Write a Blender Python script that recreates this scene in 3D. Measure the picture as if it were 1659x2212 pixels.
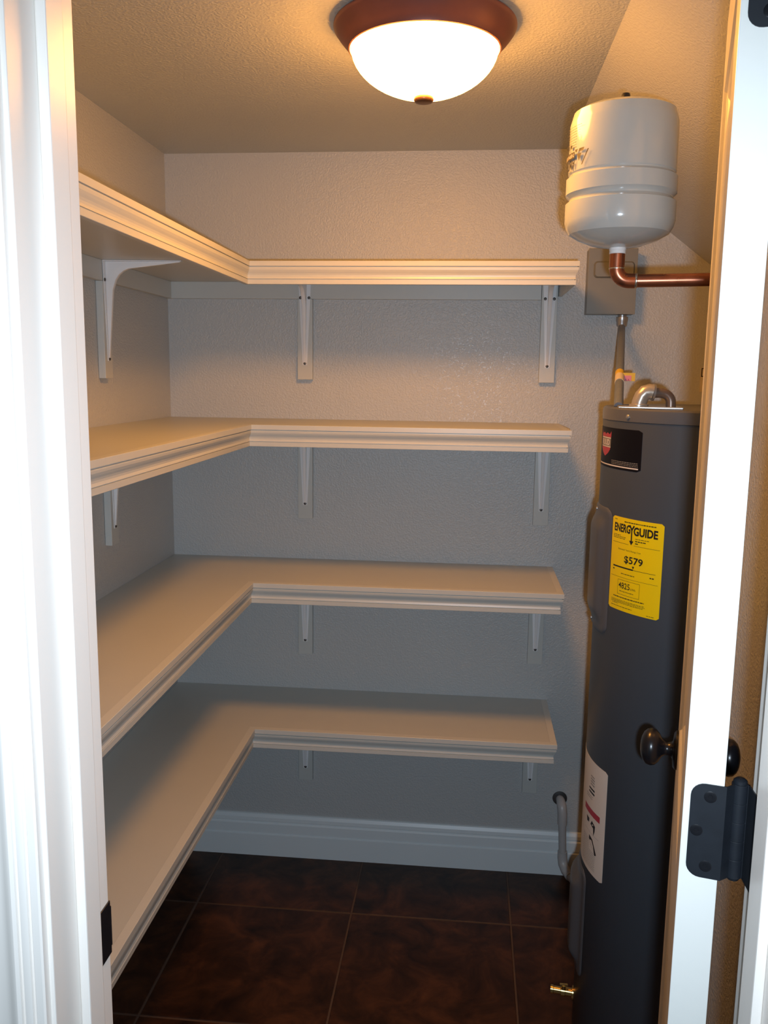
import bpy, bmesh, math, random
from mathutils import Vector, Matrix
random.seed(7)
for o in list(bpy.data.objects): bpy.data.objects.remove(o, do_unlink=True)
SC = bpy.context.scene; COL = SC.collection
# ------------------------------------------------------------------ camera
CAMZ = 1.53536; F = 1867.8; PITCH, YAW, ROLL = .15766, -.09611, -.01284
cp, sp, cy, sy, cr, sr = math.cos(PITCH), math.sin(PITCH), math.cos(YAW), math.sin(YAW), math.cos(ROLL), math.sin(ROLL)
fw = Vector((sy*cp, cy*cp, -sp)); rt = Vector((cy, -sy, 0)); dn = fw.cross(rt)
r2 = cr*rt + sr*dn; d2 = -sr*rt + cr*dn
cam = bpy.data.objects.new('camera', bpy.data.cameras.new('camera')); COL.objects.link(cam)
cam.matrix_world = Matrix(((r2.x, -d2.x, -fw.x, 0), (r2.y, -d2.y, -fw.y, 0), (r2.z, -d2.z, -fw.z, CAMZ), (0, 0, 0, 1)))
cam.data.sensor_fit = 'VERTICAL'; cam.data.sensor_height = 24; cam.data.lens = F/2212*24
cam.data.clip_start = .02
SC.camera = cam
# ------------------------------------------------------------------ light
SC.view_settings.view_transform = 'Standard'; SC.view_settings.look = 'None'
SC.view_settings.gamma = 1; SC.view_settings.use_curve_mapping = False; SC.view_settings.exposure = 0
wd = bpy.data.worlds.new('world'); SC.world = wd; wd.use_nodes = True
wd.node_tree.nodes['Background'].inputs[0].default_value = (.55, .85, 1, 1)
wd.node_tree.nodes['Background'].inputs[1].default_value = .06
# the camera's own flash, a little right of and below the lens as its shadows show
fl = bpy.data.lights.new('camera_flash', 'SPOT'); fl.energy = 64; fl.color = (.71, .85, 1); fl.shadow_soft_size = .012
fl.spot_size = math.radians(110); fl.spot_blend = 1
fo = bpy.data.objects.new('camera_flash', fl); COL.objects.link(fo)
fo.matrix_world = Matrix.Translation(Vector((.037, .0, -.037))) @ cam.matrix_world
BULB = (1, .41, .070); BULB_POWER = 60
# ------------------------------------------------------------------ measures
D = 2.5443; L = -.8943; H = 2.1546; SLX = .248; SLM = .763
RX = .2584; DL = .3314; DB = .3308; IX = L+DL; IY = D-DB
Y0, Y1 = .65, .765; JL, JR = -.3464, .2655; HEAD = 2.045
XR = .455; YN = 1.50; XN = .86
def slz(x): return H - SLM*(x-SLX)
# ------------------------------------------------------------------ materials
def mat(name, col, rough=.5, metal=0, var=0, vscale=8, bump=0, bscale=200, bdist=.001, detail=3, coat=0, spec=.5, rvar=0):
    m = bpy.data.materials.new(name); m.use_nodes = True; nt = m.node_tree; b = nt.nodes['Principled BSDF']
    b.inputs['Base Color'].default_value = (*col, 1); b.inputs['Roughness'].default_value = rough
    b.inputs['Metallic'].default_value = metal; b.inputs['Coat Weight'].default_value = coat
    b.inputs['Specular IOR Level'].default_value = spec
    geo = nt.nodes.new('ShaderNodeNewGeometry')
    if var:
        n = nt.nodes.new('ShaderNodeTexNoise'); n.inputs['Scale'].default_value = vscale; n.inputs['Detail'].default_value = 5
        nt.links.new(geo.outputs['Position'], n.inputs['Vector'])
        mx = nt.nodes.new('ShaderNodeMix'); mx.data_type = 'RGBA'
        mx.inputs[6].default_value = (*[c*(1-var) for c in col], 1); mx.inputs[7].default_value = (*[min(1, c*(1+var)) for c in col], 1)
        nt.links.new(n.outputs['Fac'], mx.inputs[0]); nt.links.new(mx.outputs[2], b.inputs['Base Color'])
        if rvar:
            mr = nt.nodes.new('ShaderNodeMapRange'); mr.inputs[3].default_value = rough-rvar; mr.inputs[4].default_value = rough+rvar
            nt.links.new(n.outputs['Fac'], mr.inputs[0]); nt.links.new(mr.outputs[0], b.inputs['Roughness'])
    if bump:
        n2 = nt.nodes.new('ShaderNodeTexNoise'); n2.inputs['Scale'].default_value = bscale; n2.inputs['Detail'].default_value = detail
        nt.links.new(geo.outputs['Position'], n2.inputs['Vector'])
        rp = nt.nodes.new('ShaderNodeValToRGB'); rp.color_ramp.elements[0].position = .38; rp.color_ramp.elements[1].position = .68
        nt.links.new(n2.outputs['Fac'], rp.inputs[0])
        bp = nt.nodes.new('ShaderNodeBump'); bp.inputs['Strength'].default_value = bump; bp.inputs['Distance'].default_value = bdist
        nt.links.new(rp.outputs[0], bp.inputs['Height']); nt.links.new(bp.outputs[0], b.inputs['Normal'])
    return m
M = dict(
    wall=mat('wall_paint', (.48, .493, .49), .33, var=.03, vscale=3, bump=.5, bscale=210, bdist=.0012),
    ceil=mat('ceiling_paint', (.54, .55, .51), .45, var=.03, vscale=3, bump=.5, bscale=180, bdist=.0014),
    hall=mat('hall_paint', (.55, .53, .5), .5, bump=.4, bscale=140, bdist=.001),
    shelf=mat('shelf_paint', (.50, .515, .485), .36, var=.02, vscale=15),
    mould=mat('shelf_moulding_paint', (.56, .575, .545), .34, var=.02, vscale=15),
    strip=mat('painted_strip', (.51, .53, .51), .38, var=.03, vscale=20),
    trim=mat('white_trim_paint', (.86, .80, .735), .3, var=.01, vscale=5),
    base=mat('baseboard_paint', (.72, .78, .80), .35, var=.02, vscale=8),
    door=mat('door_paint', (.74, .73, .68), .38, var=.02, vscale=8, bump=.12, bscale=90, bdist=.0005),
    bracket=mat('white_enamel', (.75, .76, .77), .25, var=.02, vscale=30),
    black=mat('oil_rubbed_black', (.008, .008, .010), .28, metal=.0, var=.3, vscale=60),
    hinge=mat('black_hinge', (.009, .011, .015), .45, metal=.0, var=.3, vscale=80),
    screw=mat('dull_screw', (.12, .12, .12), .4, metal=.8, var=.2, vscale=300),
    bronze=mat('bronze_pan', (.21, .075, .06), .38, metal=.35, var=.12, vscale=25),
    finial=mat('bronze_finial', (.13, .06, .03), .35, metal=.5, var=.1, vscale=60),
    tank=mat('tank_enamel', (.42, .46, .46), .15, var=.015, vscale=10, coat=.3),
    heater=mat('grey_heater_paint', (.056, .066, .080), .42, var=.06, vscale=10, bump=.08, bscale=300, bdist=.0004),
    hcap=mat('grey_heater_cap', (.085, .09, .10), .3, var=.05, vscale=10),
    panel=mat('grey_panel_paint', (.08, .086, .098), .36, var=.05, vscale=10),
    copper=mat('aged_copper', (.36, .135, .075), .3, metal=.85, var=.3, vscale=45, rvar=.1),
    solder=mat('solder', (.6, .55, .48), .25, metal=.9, var=.1, vscale=200),
    steel=mat('galvanised_steel', (.42, .42, .42), .32, metal=.75, var=.15, vscale=60),
    box=mat('grey_box_paint', (.20, .20, .18), .38, metal=.1, var=.05, vscale=25),
    conduit=mat('flexible_conduit', (.14, .165, .21), .4, metal=0, var=.15, vscale=120),
    white_fit=mat('white_fitting', (.75, .77, .78), .3, var=.03, vscale=100),
    pvc=mat('grey_pipe', (.46, .44, .43), .35, var=.08, vscale=40),
    brown=mat('brown_pipe', (.17, .125, .10), .3, metal=.4, var=.15, vscale=60),
    castm=mat('cast_elbow', (.40, .37, .32), .28, metal=.5, var=.12, vscale=60),
    brass=mat('brass', (.62, .43, .16), .22, metal=.95, var=.15, vscale=90),
    yellow=mat('yellow_label', (.80, .58, .0), .45, var=.02, vscale=30),
    ink=mat('black_ink', (.012, .010, .012), .5, var=.1, vscale=60),
    blk=mat('black_label', (.004, .004, .007), .5, spec=.15, var=.2, vscale=40),
    paper=mat('white_label', (.62, .60, .57), .5, var=.03, vscale=40),
    red=mat('red_print', (.35, .035, .06), .5, var=.1, vscale=50),
    grey=mat('grey_print', (.22, .21, .20), .5, var=.1, vscale=50),
    pale=mat('pale_print', (.62, .58, .56), .4, var=.05, vscale=50),
    pink=mat('pink_print', (.62, .20, .26), .5, var=.1, vscale=60),
    cream=mat('cream_tag', (.62, .55, .42), .5, var=.05, vscale=60),
    tagyel=mat('yellow_tag', (.62, .42, .02), .5, var=.05, vscale=60),
    green=mat('green_print', (.03, .09, .03), .5, var=.1, vscale=60),
    grout=mat('brown_grout', (.085, .052, .036), .7, var=.15, vscale=30, bump=.3, bscale=500, bdist=.0005),
)
def tile_mat():
    m = bpy.data.materials.new('brown_stone_tile'); m.use_nodes = True; nt = m.node_tree; b = nt.nodes['Principled BSDF']
    geo = nt.nodes.new('ShaderNodeNewGeometry'); oi = nt.nodes.new('ShaderNodeObjectInfo')
    ad = nt.nodes.new('ShaderNodeVectorMath'); ad.operation = 'ADD'
    sc = nt.nodes.new('ShaderNodeVectorMath'); sc.operation = 'SCALE'; sc.inputs['Scale'].default_value = 3
    nt.links.new(oi.outputs['Random'], sc.inputs[0]); nt.links.new(geo.outputs['Position'], ad.inputs[0]); nt.links.new(sc.outputs[0], ad.inputs[1])
    n = nt.nodes.new('ShaderNodeTexNoise'); n.inputs['Scale'].default_value = 9; n.inputs['Detail'].default_value = 8; n.inputs['Roughness'].default_value = .66
    n.inputs['Distortion'].default_value = .6; nt.links.new(ad.outputs[0], n.inputs['Vector'])
    rp = nt.nodes.new('ShaderNodeValToRGB'); e = rp.color_ramp.elements
    e[0].position = .32; e[0].color = (.009, .0045, .0035, 1); e[1].position = .72; e[1].color = (.095, .036, .015, 1)
    x = e.new(.5); x.color = (.038, .0155, .008, 1)
    nt.links.new(n.outputs['Fac'], rp.inputs[0]); nt.links.new(rp.outputs[0], b.inputs['Base Color'])
    b.inputs['Roughness'].default_value = .42; b.inputs['Specular IOR Level'].default_value = .3
    bp = nt.nodes.new('ShaderNodeBump'); bp.inputs['Strength'].default_value = .25; bp.inputs['Distance'].default_value = .002
    nt.links.new(n.outputs['Fac'], bp.inputs['Height']); nt.links.new(bp.outputs[0], b.inputs['Normal'])
    return m
M['tile'] = tile_mat()
def bowl_mat():
    m = bpy.data.materials.new('lit_glass_bowl'); m.use_nodes = True; b = m.node_tree.nodes['Principled BSDF']
    b.inputs['Base Color'].default_value = (.9, .8, .65, 1); b.inputs['Roughness'].default_value = .25
    b.inputs['Emission Color'].default_value = (*BULB, 1); b.inputs['Emission Strength'].default_value = BULB_POWER
    return m
M['bowl'] = bowl_mat()
# ------------------------------------------------------------------ mesh helpers
def box(bm, a, b, rot=None):
    x0, y0, z0 = a; x1, y1, z1 = b
    vs = [Vector(p) for p in ((x0,y0,z0),(x1,y0,z0),(x1,y1,z0),(x0,y1,z0),(x0,y0,z1),(x1,y0,z1),(x1,y1,z1),(x0,y1,z1))]
    if rot: vs = [rot @ v for v in vs]
    v = [bm.verts.new(p) for p in vs]
    for f in ((3,2,1,0),(4,5,6,7),(0,1,5,4),(1,2,6,5),(2,3,7,6),(3,0,4,7)): bm.faces.new([v[i] for i in f])
def prism(bm, ring0, ring1):
    a = [bm.verts.new(p) for p in ring0]; b = [bm.verts.new(p) for p in ring1]; n = len(a)
    bm.faces.new(a[::-1]); bm.faces.new(b)
    for i in range(n): bm.faces.new((a[i], a[(i+1) % n], b[(i+1) % n], b[i]))
def lathe(bm, prof, org=(0,0,0), axis='Z', seg=48, R=None):
    org = Vector(org); rings = []
    for r, h in prof:
        ring = []
        if r < 1e-6:
            ring = [bm.verts.new(org + (R @ Vector((0,0,h)) if R else Vector((0,0,h))))]
        else:
            for i in range(seg):
                t = 2*math.pi*i/seg; p = Vector((r*math.cos(t), r*math.sin(t), h))
                ring.append(bm.verts.new(org + (R @ p if R else p)))
        rings.append(ring)
    for a, b in zip(rings, rings[1:]):
        if len(a) == 1 and len(b) == 1: continue
        for i in range(seg):
            j = (i+1) % seg
            if len(a) == 1: bm.faces.new((a[0], b[j], b[i]))
            elif len(b) == 1: bm.faces.new((a[i], a[j], b[0]))
            else: bm.faces.new((a[i], a[j], b[j], b[i]))
    for ring in (rings[0], rings[-1]):
        if len(ring) > 1:
            try: bm.faces.new(ring)
            except ValueError: pass
def tube(bm, pts, rad, seg=16):
    pts = [Vector(p) for p in pts]; n = len(pts); rad = rad if isinstance(rad, (list, tuple)) else [rad]*n
    up = None; rings = []
    for i, p in enumerate(pts):
        t = (pts[min(i+1, n-1)] - pts[max(i-1, 0)]).normalized()
        if up is None: up = t.orthogonal().normalized()
        up = (up - t*up.dot(t)).normalized(); s = t.cross(up)
        rings.append([bm.verts.new(p + rad[i]*(math.cos(a)*up + math.sin(a)*s)) for a in [2*math.pi*k/seg for k in range(seg)]])
    for a, b in zip(rings, rings[1:]):
        for i in range(seg): bm.faces.new((a[i], a[(i+1) % seg], b[(i+1) % seg], b[i]))
    bm.faces.new(rings[0][::-1]); bm.faces.new(rings[-1])
def arc(c, u, v, r, a0, a1, n=8):
    c, u, v = Vector(c), Vector(u), Vector(v)
    return [c + r*(math.cos(a0+(a1-a0)*i/n)*u + math.sin(a0+(a1-a0)*i/n)*v) for i in range(n+1)]
def new(): return bmesh.new()
COUNT = {}
def obj(name, bm, m, parent=None, smooth=None, bevel=0):
    bmesh.ops.recalc_face_normals(bm, faces=bm.faces)
    if bevel:
        es = [e for e in bm.edges if len(e.link_faces) == 2 and e.calc_face_angle(0) > .6]
        bmesh.ops.bevel(bm, geom=es, offset=bevel, segments=2, profile=.6, affect='EDGES', clamp_overlap=True)
    me = bpy.data.meshes.new(name); bm.to_mesh(me); bm.free()
    me.materials.append(M[m] if isinstance(m, str) else m)
    if smooth is not None:
        for p in me.polygons: p.use_smooth = True
        me.set_sharp_from_angle(angle=math.radians(smooth))
    o = bpy.data.objects.new(name, me); COL.objects.link(o)
    if parent: o.parent = parent; o.matrix_parent_inverse = Matrix.Identity(4)
    return o
def tag(o, label=None, cat=None, group=None, kind=None):
    if label: o['label'] = label
    if cat: o['category'] = cat
    if group: o['group'] = group
    if kind: o['kind'] = kind
    return o
def thing(name, label, cat, loc=(0,0,0), group=None, kind=None):
    o = bpy.data.objects.new(name, None); COL.objects.link(o); o.location = loc; o.empty_display_size = .05
    return tag(o, label, cat, group, kind)
def kid(name, bm, m, parent, world=True, **k):
    """part given in world coordinates, stored relative to its parent's base"""
    if world:
        off = Vector((0,0,0)); p = parent
        while p: off += p.location; p = p.parent
        bmesh.ops.translate(bm, verts=bm.verts, vec=-off)
    return obj(name, bm, m, parent, **k)
def struct(name, bm, m, label, cat, **k): return tag(obj(name, bm, m, **k), label, cat, kind='structure')
# ------------------------------------------------------------------ the room
T = .1
bm = new(); box(bm, (L-T, D, -.02), (XN+T, D+T, H+.05)); struct('wall_back', bm, 'wall', 'textured greige back wall behind the shelves', 'wall')
bm = new(); box(bm, (L-T, Y1, -.02), (L, D, H+.05)); struct('wall_left', bm, 'wall', 'textured greige side wall carrying the long shelf arms', 'wall')
bm = new(); box(bm, (XR, Y1, -.02), (XR+T, YN, slz(XR)+.05)); box(bm, (XR+T, YN-T, -.02), (XN, YN, 2.0)); box(bm, (XN, YN-T, -.02), (XN+T, D, 2.0))
struct('wall_right', bm, 'wall', 'textured greige side wall behind the open door', 'wall')
bm = new(); box(bm, (L-T, Y0, -.02), (JL-.018, Y1, H+.05)); box(bm, (JR+.018, Y0, -.02), (XN+T, Y1, H+.05)); box(bm, (JL-.018, Y0, HEAD+.018), (JR+.018, Y1, H+.05))
struct('wall_front', bm, 'hall', 'wall around the doorway the photo looks through', 'wall')
bm = new(); box(bm, (L-T, Y0, H), (SLX, D+T, H+.06)); struct('ceiling', bm, 'ceil', 'flat textured ceiling that carries the lit dome light', 'ceiling')
bm = new(); p = [(SLX, H), (XN+T, slz(XN+T)), (XN+T, slz(XN+T)+.08), (SLX, H+.06)]
prism(bm, [(x, Y1, z) for x, z in p], [(x, D, z) for x, z in p]); struct('wall_sloped', bm, 'wall', 'sloping textured ceiling above the water heater', 'ceiling')
# floor: recessed grout bed, every tile a part
bm = new(); box(bm, (L, .3, -.02), (XN, D, -.0015)); floor = struct('floor', bm, 'grout', 'dark brown stone tile floor with thin brown grout', 'floor')
TX, TW, TY, G = -.7541, .4560, D-.2821, .0022
cache = {}
def tile(x0, x1, y0, y1):
    key = (round(x1-x0, 4), round(y1-y0, 4))
    if key not in cache:
        b = new(); w, d = key; box(b, (0, 0, -.009), (w, d, 0))
        top = [e for e in b.edges if all(v.co.z > -.001 for v in e.verts)]
        bmesh.ops.bevel(b, geom=top, offset=.0018, segments=1, affect='EDGES')
        o = obj('tile', b, 'tile', floor); cache[key] = o
    else:
        o = cache[key].copy(); COL.objects.link(o); o.parent = floor
    o.location = (x0, y0, random.uniform(-.0003, .0003))
xs = [L] + [TX+TW*i for i in range(4)] + [XN]; xs = [x for x in xs if x <= XN]
ys = [Y0+.0] + [TY-TW*i for i in (3, 2, 1, 0) if TY-TW*i > Y0+.05] + [D]
for i in range(len(xs)-1):
    for j in range(len(ys)-1):
        a, b = max(xs[i]+G, L+.001), min(xs[i+1]-G, XN-.001)
        if b-a > .02: tile(a, b, ys[j]+G, ys[j+1]-G)
# baseboard
def baseboard(name, prof, fn, label):
    bm = new(); prism(bm, [fn(0, d, z) for d, z in prof], [fn(1, d, z) for d, z in prof]); struct(name, bm, 'base', label, 'baseboard')
BP = [(0,0),(.015,0),(.015,.072),(.0125,.0742),(.0105,.0745),(.0105,.077),(.0128,.0785),(.0128,.108),(.0105,.111),(.0085,.112),(.0085,.115),(.0105,.117),(.0095,.128),(.005,.1375),(0,.139)]
baseboard('baseboard_back', BP, lambda t, d, z: ((L, XN)[t], D-d, z), 'white stepped baseboard along the back wall')
baseboard('baseboard_left', BP, lambda t, d, z: (L+d, (Y1, D-.015)[t], z), 'white stepped baseboard along the left wall')
# door frame
def frame_side(name, X, s, label):
    """s=+1: jamb faces +X (left side of the opening); s=-1: faces -X"""
    bm = new(); a, b = sorted((X, X-s*.018)); box(bm, (a, Y0, 0), (b, Y1, HEAD))
    j = struct(name, bm, 'trim', label, 'door frame', bevel=.0012)
    bm = new(); a, b = sorted((X, X+s*.009)); box(bm, (a, .697, 0), (b, .728, HEAD-.009)); obj('door_stop', bm, 'trim', j, bevel=.0015)
    return j
jl = frame_side('trim_1', JL, 1, 'white left door jamb with dark strike plate')
jr = frame_side('trim_2', JR, -1, 'white right door jamb carrying the hinges')
bm = new(); box(bm, (JL-.018, Y0, HEAD), (JR+.018, Y1, HEAD+.018)); jh = struct('trim_3', bm, 'trim', 'white head jamb above the doorway', 'door frame')
bm = new(); box(bm, (JL+.009, .697, HEAD-.011), (JR-.009, .728, HEAD)); obj('door_stop', bm, 'trim', jh)
CAS = [(0,0),(0,.0085),(.0015,.0100),(.0075,.0104),(.0085,.0090),(.0098,.0090),(.0105,.0118),(.0130,.0126),(.0165,.0124),(.0175,.0108),(.0188,.0108),(.0195,.0138),(.0225,.0150),(.0255,.0146),(.0285,.0125),
       (.034,.0112),(.041,.0112),(.050,.0122),(.060,.0140),(.070,.0160),(.078,.0168),(.083,.0150),(.083,0)]
def casing(name, X, s, label):
    f = lambda z: [(X - s*(d+.004), Y0-h, z) for d, h in CAS]
    bm = new(); prism(bm, f(0), f(HEAD+.06)); struct(name, bm, 'trim', label, 'casing', smooth=28)
casing('trim_4', JL, 1, 'white fluted door casing left of the doorway'); casing('trim_5', JR, -1, 'white fluted door casing right of the doorway')
bm = new(); prism(bm, [(JL-.004, Y0-h, HEAD+.004+d) for d, h in CAS], [(JR+.004, Y0-h, HEAD+.004+d) for d, h in CAS]); struct('trim_6', bm, 'trim', 'white fluted casing above the doorway', 'casing', smooth=28)
# strike plate
bm = new(); box(bm, (JL, .7285, .954), (JL+.0016, .7655, 1.011)); box(bm, (JL-.004, .7655, .961), (JL+.0016, .7675, 1.004))
tag(obj('strike_plate', bm, 'black', jl, bevel=.0006), 'black strike plate')
# ------------------------------------------------------------------ open door
TH = math.radians(13.6); DP = Vector((.208, .775, 0))
RD = Matrix.Translation(DP) @ Matrix(((math.cos(TH), math.sin(TH), 0, 0), (-math.sin(TH), math.cos(TH), 0, 0), (0,0,1,0), (0,0,0,1)))
# door frame axes: +x thickness (away from the room's middle), +y from hinge edge to free edge
DT, DW, DB_, DTOP = .0345, .603, .012, 2.035
door = thing('door_1', 'white panelled door standing open into the closet', 'door', kind='structure')
door.matrix_world = RD
def dpart(name, bm, m, parent=None, **k): return obj(name, bm, m, parent or door, **k)
bm = new(); box(bm, (.008, .1, .2), (DT-.008, DW-.1, DTOP-.1)); dpart('door_core', bm, 'door')
for y0, y1, z0, z1, nm in ((0,.112,DB_,DTOP,'stile'), (DW-.112,DW,DB_,DTOP,'stile'), (.112,DW-.112,DB_,.24,'rail'), (.112,DW-.112,.86,1.02,'rail'), (.112,DW-.112,DTOP-.125,DTOP,'rail')):
    bm = new(); box(bm, (0, y0, z0), (DT, y1, z1)); dpart(nm, bm, 'door', bevel=.001 if nm == 'stile' else 0)
def panel(z0, z1):
    for s in (0, 1):
        f = lambda x: DT-x if s else x
        bm = new(); y0, y1 = .112, DW-.112
        prev = None
        for ins, x in ((0, 0.0), (.004, .0035), (.012, .0055), (.020, .009), (.045, .009), (.065, .0045), (.07, .0045)):
            ring = [bm.verts.new(p) for p in ((f(x), y0+ins, z0+ins), (f(x), y1-ins, z0+ins), (f(x), y1-ins, z1-ins), (f(x), y0+ins, z1-ins))]
            if prev:
                for i in range(4): bm.faces.new((prev[i], prev[(i+1) % 4], ring[(i+1) % 4], ring[i]))
            prev = ring
        bm.faces.new(prev); dpart('door_panel', bm, 'door')
panel(.24, .86); panel(1.02, DTOP-.125)
KZ, KY = .967, DW-.060
for s, nm in ((-1, 'door_knob'), (1, 'door_knob')):
    R = Matrix(((0,0,s),(0,1,0),(1,0,0))); org = (0 if s < 0 else DT, KY, KZ)
    bm = new(); lathe(bm, [(r_, h_*1.07) for r_, h_ in [(0,0),(.030,0),(.030,.003),(.026,.006),(.014,.007),(.0115,.009),(.0098,.0135),(.0102,.0175),(.0135,.0215),(.0215,.0255),(.0270,.0305),(.0288,.0365),(.0272,.0425),(.0220,.0475),(.014,.0505),(.007,.0517),(0,.052)]], org, R=R, seg=40)
    tag(dpart(nm, bm, 'black', smooth=50), 'black round knob')
bm = new(); box(bm, (.006, DW, KZ-.028), (.0285, DW+.0008, KZ+.028)); kp = dpart('latch_plate', bm, 'black')
# hinges
def hinge(zc, h=.0925):
    w = DT; z0, z1 = zc-h/2, zc+h/2; pin = RD.inverted() @ Vector((.2580, .7760, 0))
    bm = new(); r = .0125; y = -.0012
    out = [(pin.x, z0), (pin.x, z1)]
    for cx, cz, a in ((.006+r, z1-r, 90), (.006+r, z0+r, 180)):
        for i in range(7): t = math.radians(a+15*i); out.append((cx+r*math.cos(t), cz+r*math.sin(t)))
    # bend the leaf slightly between the door edge and the pin
    def yy(x): return y if x <= w else y + (pin.y-y)*(x-w)/(pin.x-w)
    a = [(x, yy(x), z) for x, z in out]; b = [(x, yy(x)+.0018, z) for x, z in out]
    # insert vertices at the door edge for the bend
    a = [(pin.x, pin.y, z0), (pin.x, pin.y, z1), (w+.002, y, z1)] + a[2:] + [(w+.002, y, z0)]
    b = [(p[0], p[1]+.0018, p[2]) for p in a]
    prism(bm, a, b); hg = tag(dpart('hinge', bm, 'hinge'), 'black butt hinge')
    bm = new()
    for k in range(5):
        s = h/5; lathe(bm, [(.0070, 0), (.0074, .0004), (.0074, s-.0006), (.0070, s-.0002)], (pin.x, pin.y, z0+k*s), seg=24)
    lathe(bm, [(.0045,-.001),(.0062,.000),(.0062,.0025),(.004,.0045),(0,.005)], (pin.x, pin.y, z1), seg=20)
    lathe(bm, [(0,-.004),(.005,-.003),(.0062,0)], (pin.x, pin.y, z0), seg=20)
    obj('hinge_knuckle', bm, 'hinge', hg, smooth=40)
    for x, z in ((.023, z1-.012), (.013, zc+.0), (.023, z0+.012)):
        bm = new(); R = Matrix(((1,0,0),(0,0,1),(0,-1,0))).to_3x3(); R = Matrix(((1,0,0),(0,0,-1),(0,1,0)))
        lathe(bm, [(.0056,0),(.0056,.0002),(.0046,.0005),(.0020,.0004),(.0018,.0001),(0,.0001)], (x, y, z), R=R, seg=18)
        obj('screw', bm, 'black', hg, smooth=40)
    # leaf let into the jamb
    inv = RD.inverted(); bm = new()
    box(bm, (JR-.0012, .729, z0), (JR+.0003, .7735, z1)); box(bm, (.2575, .7715, z0), (JR+.0003, .7735, z1))
    bmesh.ops.transform(bm, matrix=inv, verts=bm.verts); obj('jamb_leaf', bm, 'hinge', hg)
hinge(1.122); hinge(1.860)
# ------------------------------------------------------------------ shelves
ZS = [1.8151, 1.4020, .9790, .5658]
WHICH = ['top shelf', 'second shelf down', 'third shelf down', 'bottom shelf']
MP = [(.0002,0),(.0175,0),(.018,-.0005),(.018,-.0122),(.0176,-.0127),(.0140,-.0128),(.0140,-.0146),(.0168,-.0147),(.0168,-.0170),(.0160,-.0215),(.0140,-.0260),(.0118,-.0300),(.0104,-.0340),(.0100,-.0380),(.0108,-.0418),(.0112,-.0432),
      (.0085,-.0434),(.0085,-.0450),(.0116,-.0452),(.0112,-.0560),(.0106,-.0567),(.0002,-.0567)]
BX, BY, BR = IX-.018, IY+.018, RX-.018          # board edges behind the moulding
for k, z in enumerate(ZS):
    t = thing('shelf', ['top L-shaped cream shelf, highest one, wrapping the left and back walls', 'second L-shaped cream shelf from the top, just below eye level',
                        'third L-shaped cream shelf from the top, its whole top in view', 'lowest L-shaped cream shelf, nearest the dark floor'][k], 'shelf', (L, D, z), 'L-shaped wall shelves')
    bm = new(); e = .0006
    pl = [(L+e, Y1+.002), (BX, Y1+.002), (BX, BY), (BR, BY), (BR, D-e), (L+e, D-e)]
    prism(bm, [(x, y, z-.019) for x, y in pl], [(x, y, z) for x, y in pl]); kid('board', bm, 'shelf', t)
    for a, b in (((BX, Y1+.002, 1, 0), (BX, BY, 1, -1)), ((BX, BY, 1, -1), (BR, BY, 1, -1)), ((BR, BY, 1, -1), (BR, D-e, 1, 0))):
        bm = new(); prism(bm, [(a[0]+o*a[2], a[1]+o*a[3], z+h) for o, h in MP], [(b[0]+o*b[2], b[1]+o*b[3], z+h) for o, h in MP])
        kid('edge_moulding', bm, 'mould', t)
    for a, b in (((L+e, Y1+.01, z-.067), (L+.017, D-.018, z-.0192)), ((L+e, D-.017, z-.067), (.193, D-e, z-.0192))):
        bm = new(); box(bm, a, b); kid('wall_cleat', bm, 'strip', t, bevel=.0008)
# ------------------------------------------------------------------ shelf brackets
def bracket_meshes():
    Hh, Ll = .236, .188; W = lambda d, tot: .0185 + (.0065-.0185)*min(1, d/tot)
    b1 = new()      # back flange and top flange, tapered sheet
    n = 10
    prism(b1, [(-W(0,1), 0, 0), (W(0,1), 0, 0), (W(1,1), 0, -Hh), (-W(1,1), 0, -Hh)], [(-W(0,1), -.0016, 0), (W(0,1), -.0016, 0), (W(1,1), -.0016, -Hh), (-W(1,1), -.0016, -Hh)])
    prism(b1, [(-W(0,1), 0, -.0016), (W(0,1), 0, -.0016), (W(1,1), -Ll, -.0016), (-W(1,1), -Ll, -.0016)], [(-W(0,1), 0, 0), (W(0,1), 0, 0), (W(1,1), -Ll, 0), (-W(1,1), -Ll, 0)])
    b2 = new()      # folded rib with the rounded inner corner
    inner = [(Ll-.004, .0035), (.068, .0175)] + [(.068-.048*math.sin(a), .068-.0505*math.cos(a)) for a in [math.radians(x) for x in (12, 28, 45, 62, 78)]] + [(.0175, .068), (.0035, Hh-.006)]
    outl = [(.0016, .0016), (Ll-.004, .0016)] + inner + [(.0016, Hh-.006)]
    def hw(u, w): return .0062 + (.0030-.0062)*min(1, max(u/Ll, w/Hh))
    prism(b2, [(-hw(u, w), -u, -w) for u, w in outl], [(hw(u, w), -u, -w) for u, w in outl])
    b3 = new(); R = Matrix(((1,0,0),(0,0,-1),(0,1,0)))
    lathe(b3, [(.0042,0),(.0042,.0012),(.0028,.0024),(0,.0026)], (0,0,0), R=R, seg=14)
    return b1, b2, b3
brb = {}
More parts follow.
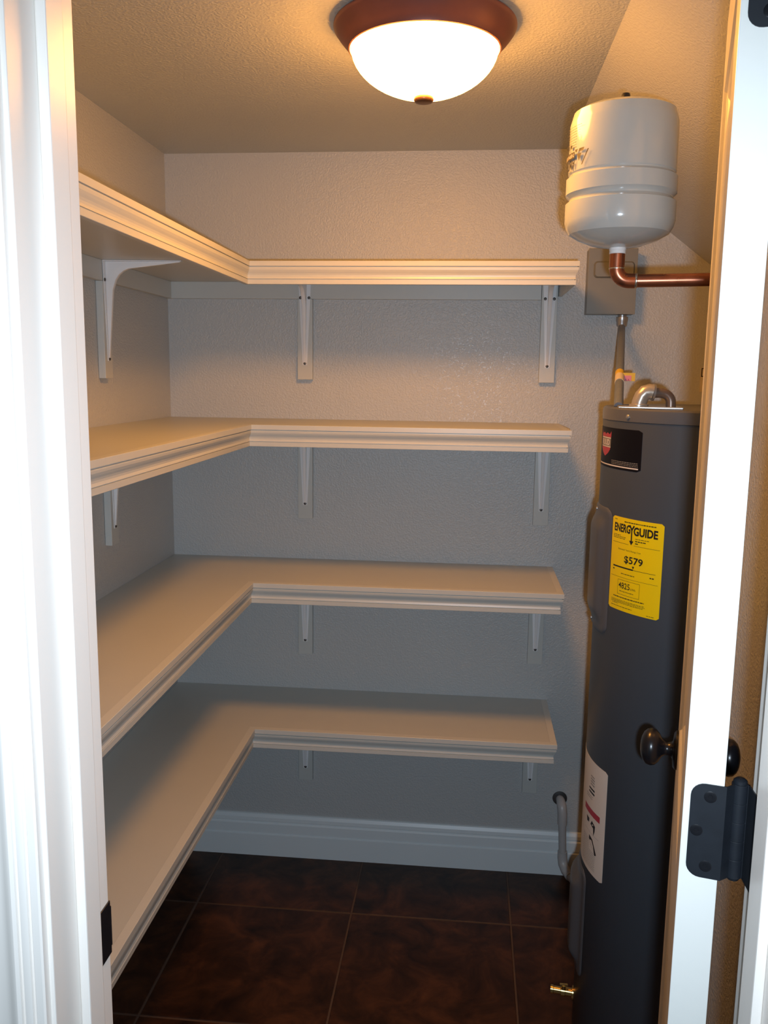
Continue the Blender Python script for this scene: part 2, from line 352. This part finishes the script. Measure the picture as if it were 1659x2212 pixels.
def bracket(x, y, z, rot, label, padtop, w):
    t = thing('shelf_bracket', label, 'bracket', (x, y, z), 'white shelf brackets'); t.rotation_euler = (0, 0, rot)
    pt = .018
    bm = new(); box(bm, (-w/2, -pt, -.278), (w/2, -.0006, padtop)); obj('backing_strip', bm, 'strip', t, bevel=.0012)
    if not brb:
        b1, b2, b3 = bracket_meshes()
        brb['f'] = obj('bracket_arm', b1, 'bracket', t); brb['r'] = obj('bracket_rib', b2, 'bracket', t, smooth=50, bevel=.0016); brb['s'] = obj('screw', b3, 'screw', t, smooth=40)
        sc = [brb['s']]; parts = [brb['f'], brb['r']]
    else:
        parts = []
        for q in ('f', 'r'):
            c = brb[q].copy(); COL.objects.link(c); c.parent = t; parts.append(c)
        sc = []
    while len(sc) < 3:
        c = brb['s'].copy(); COL.objects.link(c); c.parent = t; sc.append(c)
    for c in parts: c.location = (0, -pt-.0001, -.0003)
    for c, (sx, sz) in zip(sc, ((-.0125, -.052), (.0125, -.052), (0, -.2315))): c.location = (sx, -pt-.0017, sz)
    for c, (sx, sz) in zip(sc[:2], ((-.0125, -.052), (.0125, -.052))): c.location = (sx, -pt-.0017, -.045)
for k, z in enumerate(ZS):
    nm = WHICH[k]
    bracket(-.481, D, z-.0192, 0, f'white metal bracket on the back wall under the {nm}, left of two', -.0482, .044)
    bracket(.2165, D, z-.0192, 0, f'white metal bracket on the back wall under the {nm}, right end', -.0004, .044)
for k in (0, 1):
    bracket(L, 2.062, ZS[k]-.0192, math.pi/2, f'white metal bracket on the left wall under the {WHICH[k]}', -.0482, .044)
# ------------------------------------------------------------------ ceiling light
LX, LY = -.0975, 1.660
t = thing('ceiling_light', 'lit dome ceiling light with reddish bronze rim', 'ceiling light', (LX, LY, H))
bm = new(); lathe(bm, [(0,-.0004),(.150,-.0004),(.160,-.0022),(.1632,-.0055),(.1636,-.0085),(.1615,-.0135),(.1565,-.0205),(.1500,-.0285),(.1430,-.0360),(.1385,-.0415),(.1368,-.0448),(.1345,-.0458),(.1332,-.0440),(.1330,-.038),(.05,-.034),(0,-.034)], seg=96)
obj('light_pan', bm, 'bronze', t, smooth=35)
bm = new(); pr = [((.1322*math.cos(math.radians(a))**1.13), -.0415-.0835*math.sin(math.radians(a))) for a in range(0, 90, 6)] + [(.004, -.1250), (0, -.1251)]
lathe(bm, pr, seg=80); obj('glass_bowl', bm, 'bowl', t, smooth=60)
bm = new(); lathe(bm, [(0,-.1225),(.0170,-.1232),(.0180,-.1250),(.0180,-.1290),(.0155,-.1322),(.009,-.1338),(0,-.1340)], seg=32); obj('finial', bm, 'finial', t, smooth=40)
# ------------------------------------------------------------------ print helpers (flat lettering laid on labels)
def text_geo(body, size, bold=0, sx=1):
    cu = bpy.data.curves.new('lettering', 'FONT'); cu.body = body; cu.size = size; cu.offset = bold; cu.align_x = 'LEFT'; cu.resolution_u = 3
    ob = bpy.data.objects.new('lettering', cu); COL.objects.link(ob); bpy.context.view_layer.update()
    me = bpy.data.meshes.new_from_object(ob.evaluated_get(bpy.context.evaluated_depsgraph_get()))
    vs = [(v.co.x*sx, v.co.y) for v in me.vertices]; fs = [tuple(p.vertices) for p in me.polygons]
    bpy.data.objects.remove(ob); bpy.data.curves.remove(cu); bpy.data.meshes.remove(me)
    x0 = min(v[0] for v in vs); x1 = max(v[0] for v in vs); y0 = min(v[1] for v in vs); y1 = max(v[1] for v in vs)
    return [(x-x0, y-y0) for x, y in vs], fs, x1-x0, y1-y0
class Print:
    """collects flat marks in label coordinates (s right, t up) and lays them on a surface"""
    def __init__(s, fn): s.bm = new(); s.fn = fn
    def poly(s, pts, lift=0):
        vs = [s.bm.verts.new(s.fn(a, b, lift)) for a, b in pts]; s.bm.faces.new(vs)
    def rect(s, a, b, c, d, n=1):
        for i in range(n):
            u, v = a+(c-a)*i/n, a+(c-a)*(i+1)/n; s.poly([(u, b), (v, b), (v, d), (u, d)])
    def text(s, body, x, y, h, w=None, bold=0, flip=False):
        vs, fs, tw, th = text_geo(body, h*1.4, bold); ky = h/th; kx = (w/tw) if w else ky
        if flip: pv = [s.bm.verts.new(s.fn(x-a*kx, y-b*ky, 0)) for a, b in vs]
        else: pv = [s.bm.verts.new(s.fn(x+a*kx, y+b*ky, 0)) for a, b in vs]
        for f in fs:
            try: s.bm.faces.new([pv[i] for i in f])
            except ValueError: pass
    def words(s, x, y, w, h):
        """a line of print too small to read"""
        e = x+w
        while x < e-.0012:
            q = min(random.uniform(.0022, .0075), e-x); s.rect(x, y, x+q, y+h); x += q+.0011
    def done(s, m, parent, name='print'): return kid_keep(name, s.bm, m, parent)
def kid_keep(name, bm, m, parent):
    off = Vector((0,0,0)); p = parent
    while p: off += p.location; p = p.parent
    bmesh.ops.translate(bm, verts=bm.verts, vec=-off)
    me = bpy.data.meshes.new(name); bm.to_mesh(me); bm.free(); me.materials.append(M[m])
    o = bpy.data.objects.new(name, me); COL.objects.link(o); o.parent = parent; return o
# ------------------------------------------------------------------ water heater
HC = Vector((.510, 1.827, 0)); HR = .232; HT = 1.477
wh = thing('water_heater', 'tall dark grey cylindrical water heater behind the open door', 'water heater', HC)
bm = new(); lathe(bm, [(0,.001),(HR-.004,.001),(HR,.006),(HR,1.4505)], HC, seg=96); kid('tank_body', bm, 'heater', wh, smooth=40)
bm = new(); lathe(bm, [(HR-.002,1.4508),(HR+.0014,1.4512),(HR+.0016,1.468),(HR+.0006,1.4735),(HR-.003,1.4765),(HR-.006,1.477),(HR-.012,1.4762),(HR-.018,1.4745),(0,1.4745)], HC, seg=96); kid('top_cap', bm, 'hcap', wh, smooth=30)
def cylfn(phi0, z0, lift, r=HR):
    return lambda s, t, l=0: HC + Vector(((r+lift+l)*math.cos(math.radians(phi0)+s/r), (r+lift+l)*math.sin(math.radians(phi0)+s/r), z0+t))
def cyl_patch(phi0, phi1, z0, z1, th, m, name, parent=wh, cr_=.004, base=.0001):
    """a thin sheet with rounded corners wrapped round the heater"""
    w = math.radians(phi1-phi0)*HR; h = z1-z0; f = cylfn(phi0, z0, 0); bm = new(); n = 24; fr = []; bk = []
    for i in range(n+1):
        s = w*i/n; e = min(s, w-s); c = 0 if e >= cr_ else cr_-math.sqrt(max(0, cr_**2-(cr_-e)**2))
        fr.append((bm.verts.new(f(s, c, base+th)), bm.verts.new(f(s, h-c, base+th)))); bk.append((bm.verts.new(f(s, c, base)), bm.verts.new(f(s, h-c, base))))
    for i in range(n):
        bm.faces.new((fr[i][0], fr[i+1][0], fr[i+1][1], fr[i][1])); bm.faces.new((bk[i][1], bk[i+1][1], bk[i+1][0], bk[i][0]))
        bm.faces.new((bk[i][0], bk[i+1][0], fr[i+1][0], fr[i][0])); bm.faces.new((fr[i][1], fr[i+1][1], bk[i+1][1], bk[i][1]))
    bm.faces.new((bk[0][0], fr[0][0], fr[0][1], bk[0][1])); bm.faces.new((fr[n][0], bk[n][0], bk[n][1], fr[n][1]))
    return kid(name, bm, m, parent, smooth=30)
def access_panel(phi0, phi1, z0, z1, bulge, phib):
    """pressed steel cover: thin flange, raised pan in the middle, rounded corners"""
    w = math.radians(phi1-phi0)*HR; h = z1-z0; f = cylfn(phi0, z0, 0); NS, NT = 40, 48; bm = new(); g = []
    sm = lambda x: 0 if x <= 0 else 1 if x >= 1 else x*x*(3-2*x)
    for i in range(NS+1):
        row = []
        for j in range(NT+1):
            s, t = w*i/NS, h*j/NT; e = min(t, h-t); c = .022
            # rounded corners: squeeze the ends of the rows near the top and bottom edges
            q = 0 if e >= c else c-math.sqrt(max(0, c*c-(c-e)**2)); s2 = q+(w-2*q)*i/NS
            ds = min(s2, w-s2); de = min(t, h-t)
            lift = .0035 + bulge*sm((ds-.012)/.030)*sm((de-.014)/.036)
            if i in (0, NS) or j in (0, NT): lift = .0002
            row.append(bm.verts.new(f(s2, t, lift)))
        g.append(row)
    for i in range(NS):
        for j in range(NT): bm.faces.new((g[i][j], g[i+1][j], g[i+1][j+1], g[i][j+1]))
    return kid('access_panel', bm, 'panel', wh, smooth=45)
tag(access_panel(140, 200.2, 1.012, 1.274, .0105, 171), 'upper access panel'); tag(access_panel(152, 192.2, .205, .462, .0165, 171), 'lower access panel')
for ph, z in ((176, 1.262), (176, 1.024)):
    bm = new(); p = cylfn(ph, z, 0)(0, 0, .0035); n = (p-HC); n.z = 0; n.normalize(); R = n.to_track_quat('Z', 'Y').to_matrix()
    lathe(bm, [(.004,0),(.004,.0012),(.0025,.0022),(0,.0024)], p, R=R, seg=14); kid('screw', bm, 'steel', wh, smooth=40)
bm = new(); p = cylfn(208.8, 1.4602, 0)(0, 0, .0015); n = (p-HC); n.z = 0; n.normalize(); R = n.to_track_quat('Z', 'Y').to_matrix()
lathe(bm, [(.0048,0),(.0048,.0015),(.003,.003),(0,.0033)], p, R=R, seg=16); kid('screw', bm, 'steel', wh, smooth=40)
# --- yellow energy label
eg = cyl_patch(200.9, 233.2, 1.0775, 1.2640, .0003, 'yellow', 'energy_label'); tag(eg, 'yellow energy cost label')
EW, EH = math.radians(32.3)*HR, .1865
P = Print(cylfn(200.9, 1.0775, .0006))
P.text('ENERG', .0080, EH-.0295, .0172, .0475, bold=.0009); P.text('GUIDE', .0640, EH-.0310, .0172, .0550, bold=.0009)
def seg_line(P, x0, y0, x1, y1, w):
    d = Vector((x1-x0, y1-y0)).normalized(); n = Vector((-d.y, d.x))*w/2; P.poly([(x0-n.x, y0-n.y), (x1-n.x, y1-n.y), (x1+n.x, y1+n.y), (x0+n.x, y0+n.y)])
seg_line(P, .0535, EH-.012, .0592, EH-.021, .0034); seg_line(P, .0650, EH-.012, .0592, EH-.021, .0034); P.rect(.0577, EH-.044, .0607, EH-.020); P.poly([(.0535, EH-.0425), (.0592, EH-.0510), (.0650, EH-.0425)])
P.rect(.005, EH-.0512, .0525, EH-.0506, 4); P.rect(.066, EH-.0512, EW-.006, EH-.0506, 4)
P.text('Estimated Yearly Energy Cost', .024, EH-.0655, .0042, .060)
P.text('$579', .043, EH-.0905, .0165, .047, bold=.0004)
P.rect(.010, EH-.1005, .0675, EH-.0978, 5); P.rect(.0675, EH-.0996, EW-.012, EH-.0988, 4); P.poly([(.0645, EH-.0920), (.0675, EH-.0975), (.0705, EH-.0920)])
P.rect(.005, EH-.1195, EW-.006, EH-.1190, 8)
bx = (.028, EH-.154, .086, EH-.124)
P.rect(bx[0], bx[1], bx[2], bx[1]+.0006, 4); P.rect(bx[0], bx[3]-.0006, bx[2], bx[3], 4); P.rect(bx[0], bx[1], bx[0]+.0006, bx[3]); P.rect(bx[2]-.0006, bx[1], bx[2], bx[3])
P.text('4825', .031, EH-.1410, .0120, .031, bold=.0001); P.text('kWh', .064, EH-.1405, .0045)
for x, y, w, h in ((.008, EH-.006, .010, .0012), (.038, EH-.0085, .078, .0018), (.006, EH-.0365, .024, .0010), (.006, EH-.0395, .038, .0010), (.006, EH-.0425, .036, .0010), (.069, EH-.0375, .032, .0010), (.069, EH-.0425, .025, .0018), (.069, EH-.0470, .009, .0018),
                   (.010, EH-.1065, .005, .0022), (.036, EH-.1120, .036, .0013), (EW-.024, EH-.1085, .010, .0022), (.034, EH-.1475, .040, .0012), (.016, EH-.1605, .082, .0018), (.010, EH-.1665, .088, .0009), (.010, EH-.1690, .090, .0009), (.010, EH-.1715, .088, .0009), (.014, EH-.1740, .018, .0009), (.010, EH-.1790, .060, .0010), (EW-.026, EH-.1830, .018, .0010)):
    P.words(x, y, w, h)
P.done('ink', eg, 'lettering')
# --- black brand label with red shield
bl = cyl_patch(163, 218.6, 1.3562, 1.4362, .0003, 'blk', 'brand_label'); tag(bl, 'black label with red shield emblem')
BW, BH = math.radians(55.6)*HR, .080; s0 = math.radians(182-163)*HR
P = Print(cylfn(163, 1.3562, .0006)); a0, a1 = s0-.030, s0+.0425
a0, a1 = s0-.002, s0+.0455
sh0, sh1 = s0-.012, s0+.052*.95; c = (sh0+sh1)/2
q = lambda u: sh0+(sh1-sh0)*u
def lerp_pts(pts, u):
    for (a, b), (c_, d_) in zip(pts, pts[1:]):
        if a <= u <= c_: return b+(d_-b)*(u-a)/(c_-a)
def sliced(top, bot, u0, u1, n=20):
    """fill between two outlines in narrow slices, so the print follows the curved tank"""
    for k in range(n):
        a, b = u0+(u1-u0)*k/n, u0+(u1-u0)*(k+1)/n
        P.poly([(q(a), lerp_pts(bot, a)), (q(b), lerp_pts(bot, b)), (q(b), lerp_pts(top, b)), (q(a), lerp_pts(top, a))])
sliced([(0, .073), (.12, .066), (.34, .0695), (.5, .0655), (.66, .0695), (.88, .066), (1, .073)], [(0, .0605), (1, .0605)], 0, 1)
P.done('red', bl, 'shield'); P = Print(cylfn(163, 1.3562, .0006))
sliced([(0, .0395), (1, .0395)], [(0, .0390), (.20, .0285), (.40, .0235), (.5, .0215), (.60, .0235), (.80, .0285), (1, .0390)], .04, .96)
P.done('red', bl, 'shield')
P = Print(cylfn(163, 1.3562, .0006)); P.rect(q(.03), .0580, q(.98), .0600, 6); P.rect(q(.03), .0400, q(.98), .0418, 6); P.done('pale', bl, 'shield_line')
P = Print(cylfn(163, 1.3562, .00055)); P.rect(q(.03), .0419, q(.98), .0579, 6); P.done('grey', bl, 'shield_band')
P = Print(cylfn(163, 1.3562, .0009)); P.text('RUUD', q(.10), .0440, .0118, (sh1-sh0)*.80, bold=.0004); P.done('pale', bl, 'lettering')
P = Print(cylfn(163, 1.3562, .0006))
for i in range(16):
    u0, u1 = .004+(BW-.010)*i/16, .004+(BW-.010)*(i+1)/16; P.poly([(u0, .0045), (u1, .0045), (u1, .0070), (u0, .0070)])
P.done('pale', bl, 'white_stripe')
P = Print(cylfn(163, 1.3562, .0006))
for y in (.0155, .0125, .0095): P.words(BW-.092, y, .086, .0011)
tag(P.done('grey', bl, 'small_print'), kind='stuff')
# --- white warning label
wl = cyl_patch(160, 208.6, .478, .727, .0003, 'paper', 'warning_label'); tag(wl, 'white instruction label with red bar')
WW = math.radians(48.6)*HR; sv = math.radians(178-160)*HR
P = Print(cylfn(160, .478, .0006)); P.rect(WW-.098, .128, WW-.019, .142, 6); P.done('red', wl, 'red_bar')
P = Print(cylfn(160, .478, .0006))
P.rect(WW-.075, .176, WW-.046, .180, 3); P.done('ink', wl, 'heading_line'); P = Print(cylfn(160, .478, .0006)); P.rect(WW-.075, .184, WW-.046, .188, 3); P.done('ink', wl, 'heading_line'); P = Print(cylfn(160, .478, .0006))
P.poly([(WW-.052, .118), (WW-.036, .112), (WW-.037, .100), (WW-.042, .088), (WW-.044, .104), (WW-.058, .108)]);
P.done('ink', wl, 'hand_picture'); P = Print(cylfn(160, .478, .0006)); P.poly([(WW-.082, .118), (WW-.066, .117), (WW-.066, .108), (WW-.078, .106)]); P.done('ink', wl, 'cloth_picture'); P = Print(cylfn(160, .478, .0006))
P.poly([(WW-.062, .082), (WW-.045, .078), (WW-.026, .052), (WW-.031, .048), (WW-.050, .062), (WW-.062, .074)])
P.done('ink', wl, 'warning_picture')
P = Print(cylfn(160, .478, .0006))
for y in (.168, .163): P.words(WW-.088, y, .034, .0018)
for k in range(4): P.words(WW-.068, .213-.006*k, .020, .003)
P.rect(WW-.09, .0885, WW-.020, .0890, 5)
for k in range(14): P.words(WW-.100, .071-.0046*k, (.040 if k < 5 else .070), .0011)
tag(P.done('grey', wl, 'small_print'), kind='stuff')
# --- fittings on the heater
bm = new(); R = Matrix.Rotation(math.radians(171.5), 3, 'Z') @ Matrix(((0,0,1),(0,1,0),(-1,0,0))); p0 = cylfn(171.5, .110, 0)(0, 0, -.002)
lathe(bm, [(.016,0),(.016,.005),(.010,.006),(.010,.020),(.012,.021),(.012,.030),(.0085,.031),(.0085,.047),(.0100,.048),(.0100,.054),(.006,.054)], p0, R=R, seg=20)
tube(bm, [p0 + Vector((-.025, -.003, .010)), p0 + Vector((-.025, -.003, .020))], .005, 12); box(bm, tuple(p0 + Vector((-.034, -.006, .019))), tuple(p0 + Vector((-.016, .000, .023))))
tag(kid('drain_valve', bm, 'brass', wh, smooth=35), 'brass drain valve')
ZT = 1.4745
bm = new(); R = Matrix.Translation(Vector((.362, 1.800, ZT))) @ Matrix.Rotation(math.radians(-8), 4, 'Z')
box(bm, (-.062, -.035, 0), (.062, .035, .0042), R); tag(kid('cover_plate', bm, 'steel', wh, bevel=.0012), 'shiny wiring cover plate')
bm = new(); tube(bm, [(.3395, 1.795, ZT+.002), (.3405, 1.795, ZT+.013), (.3445, 1.795, ZT+.024), (.3505, 1.795, ZT+.0315), (.3590, 1.795, ZT+.0335), (.3640, 1.795, ZT+.0325)], [.0155, .0148, .0150, .0155, .0158, .0160], 20)
lathe(bm, [(.019, 0), (.019, .004), (.016, .005)], (.3395, 1.795, ZT+.0042), seg=20)
kid('cast_elbow', bm, 'castm', wh, smooth=50)
bm = new(); tube(bm, [(.3645, 1.795, ZT+.0325), (.3690, 1.795, ZT+.0320)], [.0172, .0166], 20); kid('elbow_collar', bm, 'steel', wh, smooth=40)
bm = new(); tube(bm, [(.366, 1.795, ZT+.0310), (.378, 1.796, ZT+.0315)] + [Vector(q) for q in arc((.384, 1.797, ZT+.0120), (1,0,0), (0,0,1), .0185, math.radians(80), 0, 7)] + [(.4028, 1.797, ZT-.0002)], .0098, 16)
kid('bent_pipe', bm, 'brown', wh, smooth=50)
# ------------------------------------------------------------------ expansion tank and its copper pipe
TC = Vector((.2510, 1.600, 0)); TR = .0936
tz = lambda z: .0461+.97*z
tk = thing('expansion_tank', 'white upright expansion tank hung on a copper elbow above the heater', 'tank', (TC.x, TC.y, tz(1.7555)))
bm = new(); lathe(bm, [(r_*.97 if r_ < .0935 else r_, tz(z_)) for r_, z_ in [(0,1.7655),(.018,1.7660),(.045,1.7705),(.070,1.7790),(.0875,1.7890),(TR-.0002,1.7990),(TR,1.810),
    (TR,1.8410),(TR-.0006,1.8440),(TR-.0036,1.8475),(TR-.0036,1.8500),(TR-.0006,1.8535),(TR,1.8565),(TR,1.8835),(TR-.0005,1.8860),(TR-.0022,1.8880),(TR-.0022,1.8900),(TR-.0005,1.8920),(TR-.0002,1.8945),(TR-.0002,1.975),(TR-.0030,1.9850),(.088,1.9945),(.075,2.0015),(.050,2.0085),(.025,2.0115),(0,2.0120)]], TC, seg=96)
kid('tank_body', bm, 'tank', tk, smooth=25)
bm = new(); lathe(bm, [(.0073,tz(2.011)),(.0073,tz(2.0260)),(.0060,tz(2.0285)),(0,tz(2.0290))], TC, seg=20); tag(kid('valve_cap', bm, 'black', tk, smooth=40), 'small black air valve cap')
bm = new(); lathe(bm, [(r_*.97, tz(z_)) for r_, z_ in [(.0150,1.7670),(.0150,1.7618),(.0142,1.7612),(.0146,1.7600),(.0146,1.7560),(.0136,1.7555),(.0,1.7555)]], TC, seg=24); tag(kid('thread_fitting', bm, 'white_fit', tk, smooth=30), 'white threaded fitting')
# upside-down print on the tank's left flank (angles: left silhouette ~188, towards the camera 270)
def tankfn(lift):
    return lambda s, t, l=0: TC + Vector(((TR-.0002+lift+l)*math.cos(math.radians(188)+s/TR), (TR-.0002+lift+l)*math.sin(math.radians(188)+s/TR), tz(t)))
# visible left silhouette is near 188 degrees; s grows to the right
def tankfn2(lift):
    f = tankfn(lift); return lambda s_, t_, l_=0: f(s_-.027, t_-.0185, l_)
P = Print(tankfn2(.0004))
# inverted A emblem: heavy slanted strokes with a solid wedge
P.poly([(.0722, 1.9160), (.0746, 1.9160), (.0880, 1.9400), (.0856, 1.9400)])
P.poly([(.0600, 1.9360), (.0720, 1.9360), (.0662, 1.9230)]); P.poly([(.0560, 1.9390), (.0598, 1.9390), (.0622, 1.9440), (.0540, 1.9440)]); P.poly([(.0640, 1.9390), (.0760, 1.9390), (.0782, 1.9440), (.0664, 1.9440)])
P.rect(.006, 1.9305, .0535, 1.9415, 10)
P.text('AMTROL', .0550, 1.9290, .0160, .0600, bold=.0002, flip=True)
P.done('ink', tk, 'emblem_print')
P = Print(tankfn2(.0007)); P.text('THERM-X-TROL', .0520, 1.9390, .0060, .045, flip=True); P.done('pale', tk, 'band_lettering')
P = Print(tankfn2(.0004))
for k in range(9): P.words(.008 if k else .02, 1.9830-.0044*k, .050, .0008)
P.words(.010, 1.9560, .010, .003); P.rect(.036, 1.9490, .0435, 1.9545); P.rect(.024, 1.9480, .0285, 1.9515)
tag(P.done('ink', tk, 'small_print'), kind='stuff')
cpz = 1.7035
cpipe = thing('copper_pipe', 'copper pipe with elbow running from under the white tank behind the door', 'pipe', (TC.x, TC.y, cpz))
bm = new(); tube(bm, [(TC.x, TC.y, tz(1.7555)), (TC.x, TC.y, tz(1.7345))], .0132, 24); kid('adapter', bm, 'copper', cpipe, smooth=40)
bm = new(); eb = [Vector((TC.x, TC.y, tz(1.7350))), Vector((TC.x, TC.y, tz(1.7315)))] + arc((TC.x+.0215, TC.y, cpz+.0215), (1,0,0), (0,0,1), .0215, math.pi, math.pi*1.5, 10) + [Vector((TC.x+.0340, TC.y, cpz))]
tube(bm, eb, .0128, 24); kid('elbow', bm, 'copper', cpipe, smooth=50)
bm = new(); lathe(bm, [(.0133,0),(.0137,.0012),(.0133,.0024)], (TC.x, TC.y, tz(1.7290)), seg=24); kid('solder_ring', bm, 'solder', cpipe, smooth=40)
e1 = Vector((TC.x+.0325, TC.y, cpz)); e2 = Vector((.500, 1.566, cpz+.0010))
bm = new(); R = (e2-e1).to_track_quat('Z', 'Y').to_matrix(); lathe(bm, [(.0129,0),(.0133,.0008),(.0133,.0028),(.0120,.0040)], e1, R=R, seg=24); kid('solder_ring', bm, 'solder', cpipe, smooth=40)
pe = [e1, e1.lerp(e2, .4), e2] + [Vector((.500+.022*math.sin(a), 1.566+.002*math.sin(a), cpz+.001-.022*(1-math.cos(a)))) for a in [math.radians(x) for x in (15, 30, 45, 60, 75, 90)]] + [Vector((.523, 1.600, 1.60)), Vector((.523, 1.655, 1.50)), Vector((.523, 1.660, ZT))]
bm = new(); tube(bm, pe, .0113, 20); kid('pipe_run', bm, 'copper', cpipe, smooth=50)
# ------------------------------------------------------------------ electrical box and conduit on the back wall
BD = .052
bx = thing('junction_box', 'grey metal electrical box on the back wall behind the copper elbow', 'electrical box', (.38, D, 1.795))
bm = new(); box(bm, (.3155, D-BD, 1.7082), (.4452, D-.0006, 1.8822)); kid('box_body', bm, 'box', bx, bevel=.0015)
bm = new(); f = D-BD
def rr(x0, x1, z0, z1, r, y):
    out = []
    for cx, cz, a in ((x1-r, z1-r, 0), (x0+r, z1-r, 90), (x0+r, z0+r, 180), (x1-r, z0+r, 270)):
        for i in range(5): q = math.radians(a+22.5*i); out.append((cx+r*math.cos(q), y, cz+r*math.sin(q)))
    return out
box(bm, (.3145, f-.0018, 1.7075), (.4462, f-.0002, 1.8830)); kid('box_cover', bm, 'box', bx, bevel=.0006)
bm = new()
r1 = [bm.verts.new(p) for p in rr(.3290, .4390, 1.8040, 1.8490, .010, f-.0018)]; r2_ = [bm.verts.new(p) for p in rr(.3330, .4350, 1.8080, 1.8450, .008, f-.0080)]
for i in range(len(r1)): bm.faces.new((r1[i], r1[(i+1) % len(r1)], r2_[(i+1) % len(r1)], r2_[i]))
bm.faces.new(r2_); kid('handle_recess', bm, 'box', bx, smooth=40)
cd = thing('conduit', 'flexible grey metal conduit dropping from the electrical box to the heater', 'conduit', (.398, D-.03, 1.708))
bm = new(); lathe(bm, [(.0120,0),(.0120,-.005),(.0165,-.006),(.0165,-.016),(.0150,-.020),(.0150,-.026),(.0135,-.031),(.0105,-.033)], (.4165, D-.030, 1.7072), seg=24); tag(kid('conduit_connector', bm, 'steel', cd, smooth=30), 'steel conduit connector')
c0 = Vector((.4165, D-.030, 1.676)); c3 = Vector((.3125, 1.872, ZT+.0005)); c1 = c0.lerp(c3, .33) + Vector((0, 0, -.004)); c2 = c0.lerp(c3, .67)
cps = []
N = 150
for i in range(N+1):
    u = i/N; cps.append((1-u)**3*c0 + 3*u*(1-u)**2*c1 + 3*u*u*(1-u)*c2 + u**3*c3)
bm = new(); tube(bm, cps, [(.0099 if i % 2 else .0093) for i in range(N+1)], 16); kid('flexible_tube', bm, 'conduit', cd)
def at_curve(u): return (1-u)**3*c0 + 3*u*(1-u)**2*c1 + 3*u*u*(1-u)*c2 + u**3*c3
ta, tb, tc = at_curve(.640), at_curve(.685), at_curve(.755)
tgd = thing('wire_tag', 'yellow and pink paper tag wrapped round the grey conduit', 'tag', tb)
bm = new(); tube(bm, [ta, tb], .0106, 18); kid('yellow_band', bm, 'tagyel', tgd)
bm = new(); tube(bm, [tb, tc], .0106, 18); kid('cream_band', bm, 'cream', tgd)
bm = new(); box(bm, (tb.x+.0075, tb.y-.0006, tc.z+.004), (tb.x+.0350, tb.y+.0006, ta.z)); tf = kid('tag_flag', bm, 'tagyel', tgd)
bm = new(); box(bm, (tb.x+.0075, tb.y-.0011, tc.z+.0045), (tb.x+.0265, tb.y-.0006, ta.z-.006)); kid('pink_print', bm, 'pink', tgd)
bm = new(); 
for k in range(2): tube(bm, [(tb.x+.012+.006*k, tb.y-.0016, tc.z+.004), (tb.x+.014+.006*k, tb.y-.0016, tc.z+.009), (tb.x+.016+.006*k, tb.y-.0016, tc.z+.004)], .0005, 6)
kid('scribble', bm, 'red', tgd)
# small card on the back wall just showing beside the door
ct = thing('wall_card', 'small tan card with dark outline and green print at the door edge', 'card', (.66, D, 1.545))
bm = new(); box(bm, (.646, D-.0022, 1.498), (.712, D-.0006, 1.566)); kid('card_sheet', bm, 'cream', ct)
bm = new()
for a, b in (((.6475, 1.541), (.6500, 1.564)), ((.6475, 1.562), (.690, 1.5645)), ((.6475, 1.5400), (.690, 1.5425)), ((.6570, 1.5460), (.6590, 1.558))): box(bm, (a[0], D-.0027, a[1]), (b[0], D-.0022, b[1]))
kid('dark_outline', bm, 'ink', ct)
bm = new()
for k in range(4): box(bm, (.6530+.001*k, D-.0027, 1.531-.008*k), (.700, D-.0022, 1.5355-.008*k))
kid('green_print', bm, 'green', ct)
# ------------------------------------------------------------------ drain pipe at the foot of the back wall
dpz = [Vector((.3120, D-.0006, .2480)), Vector((.3135, D-.016, .2470)), Vector((.3150, D-.028, .2420)), Vector((.3165, D-.035, .2320)), Vector((.3180, D-.037, .2200))]
dpp = thing('drain_pipe', 'grey drain pipe running from the wall down beside the heater foot', 'pipe', (.3135, D, .247))
bm = new(); R = Matrix(((1,0,0),(0,0,-1),(0,1,0))); lathe(bm, [(.0225,0),(.0215,.003),(.0155,.0045)], (.3120, D-.0006, .2490), R=R, seg=28); tag(kid('escutcheon', bm, 'screw', dpp, smooth=40), 'dark wall ring')
bm = new(); tube(bm, dpz + [Vector((.3190, D-.037, .190)), Vector((.3192, D-.037, .182))], [.0125, .0135, .0145, .0145, .0143, .0143, .0140], 20); kid('upper_elbow', bm, 'pvc', dpp, smooth=50)
bm = new(); tube(bm, [(.3190, D-.037, .184), (.3235, D-.037, .092)], .0118, 18); kid('straight_pipe', bm, 'pvc', dpp, smooth=50)
bm = new(); q0 = Vector((.3235, D-.037, .094)); tube(bm, [q0, q0+Vector((.0006, 0, -.022)), q0+Vector((.003, -.006, -.040)), q0+Vector((.010, -.022, -.052)), q0+Vector((.020, -.046, -.056))], [.0145, .0150, .0150, .0146, .0140], 20); kid('lower_elbow', bm, 'pvc', dpp, smooth=50)
bm = new(); tube(bm, [q0+Vector((.018, -.042, -.0556)), q0+Vector((.062, -.135, -.0600)), q0+Vector((.105, -.26, -.0625))], .0116, 18); kid('tail_pipe', bm, 'pvc', dpp, smooth=50)
bpy.context.view_layer.update()
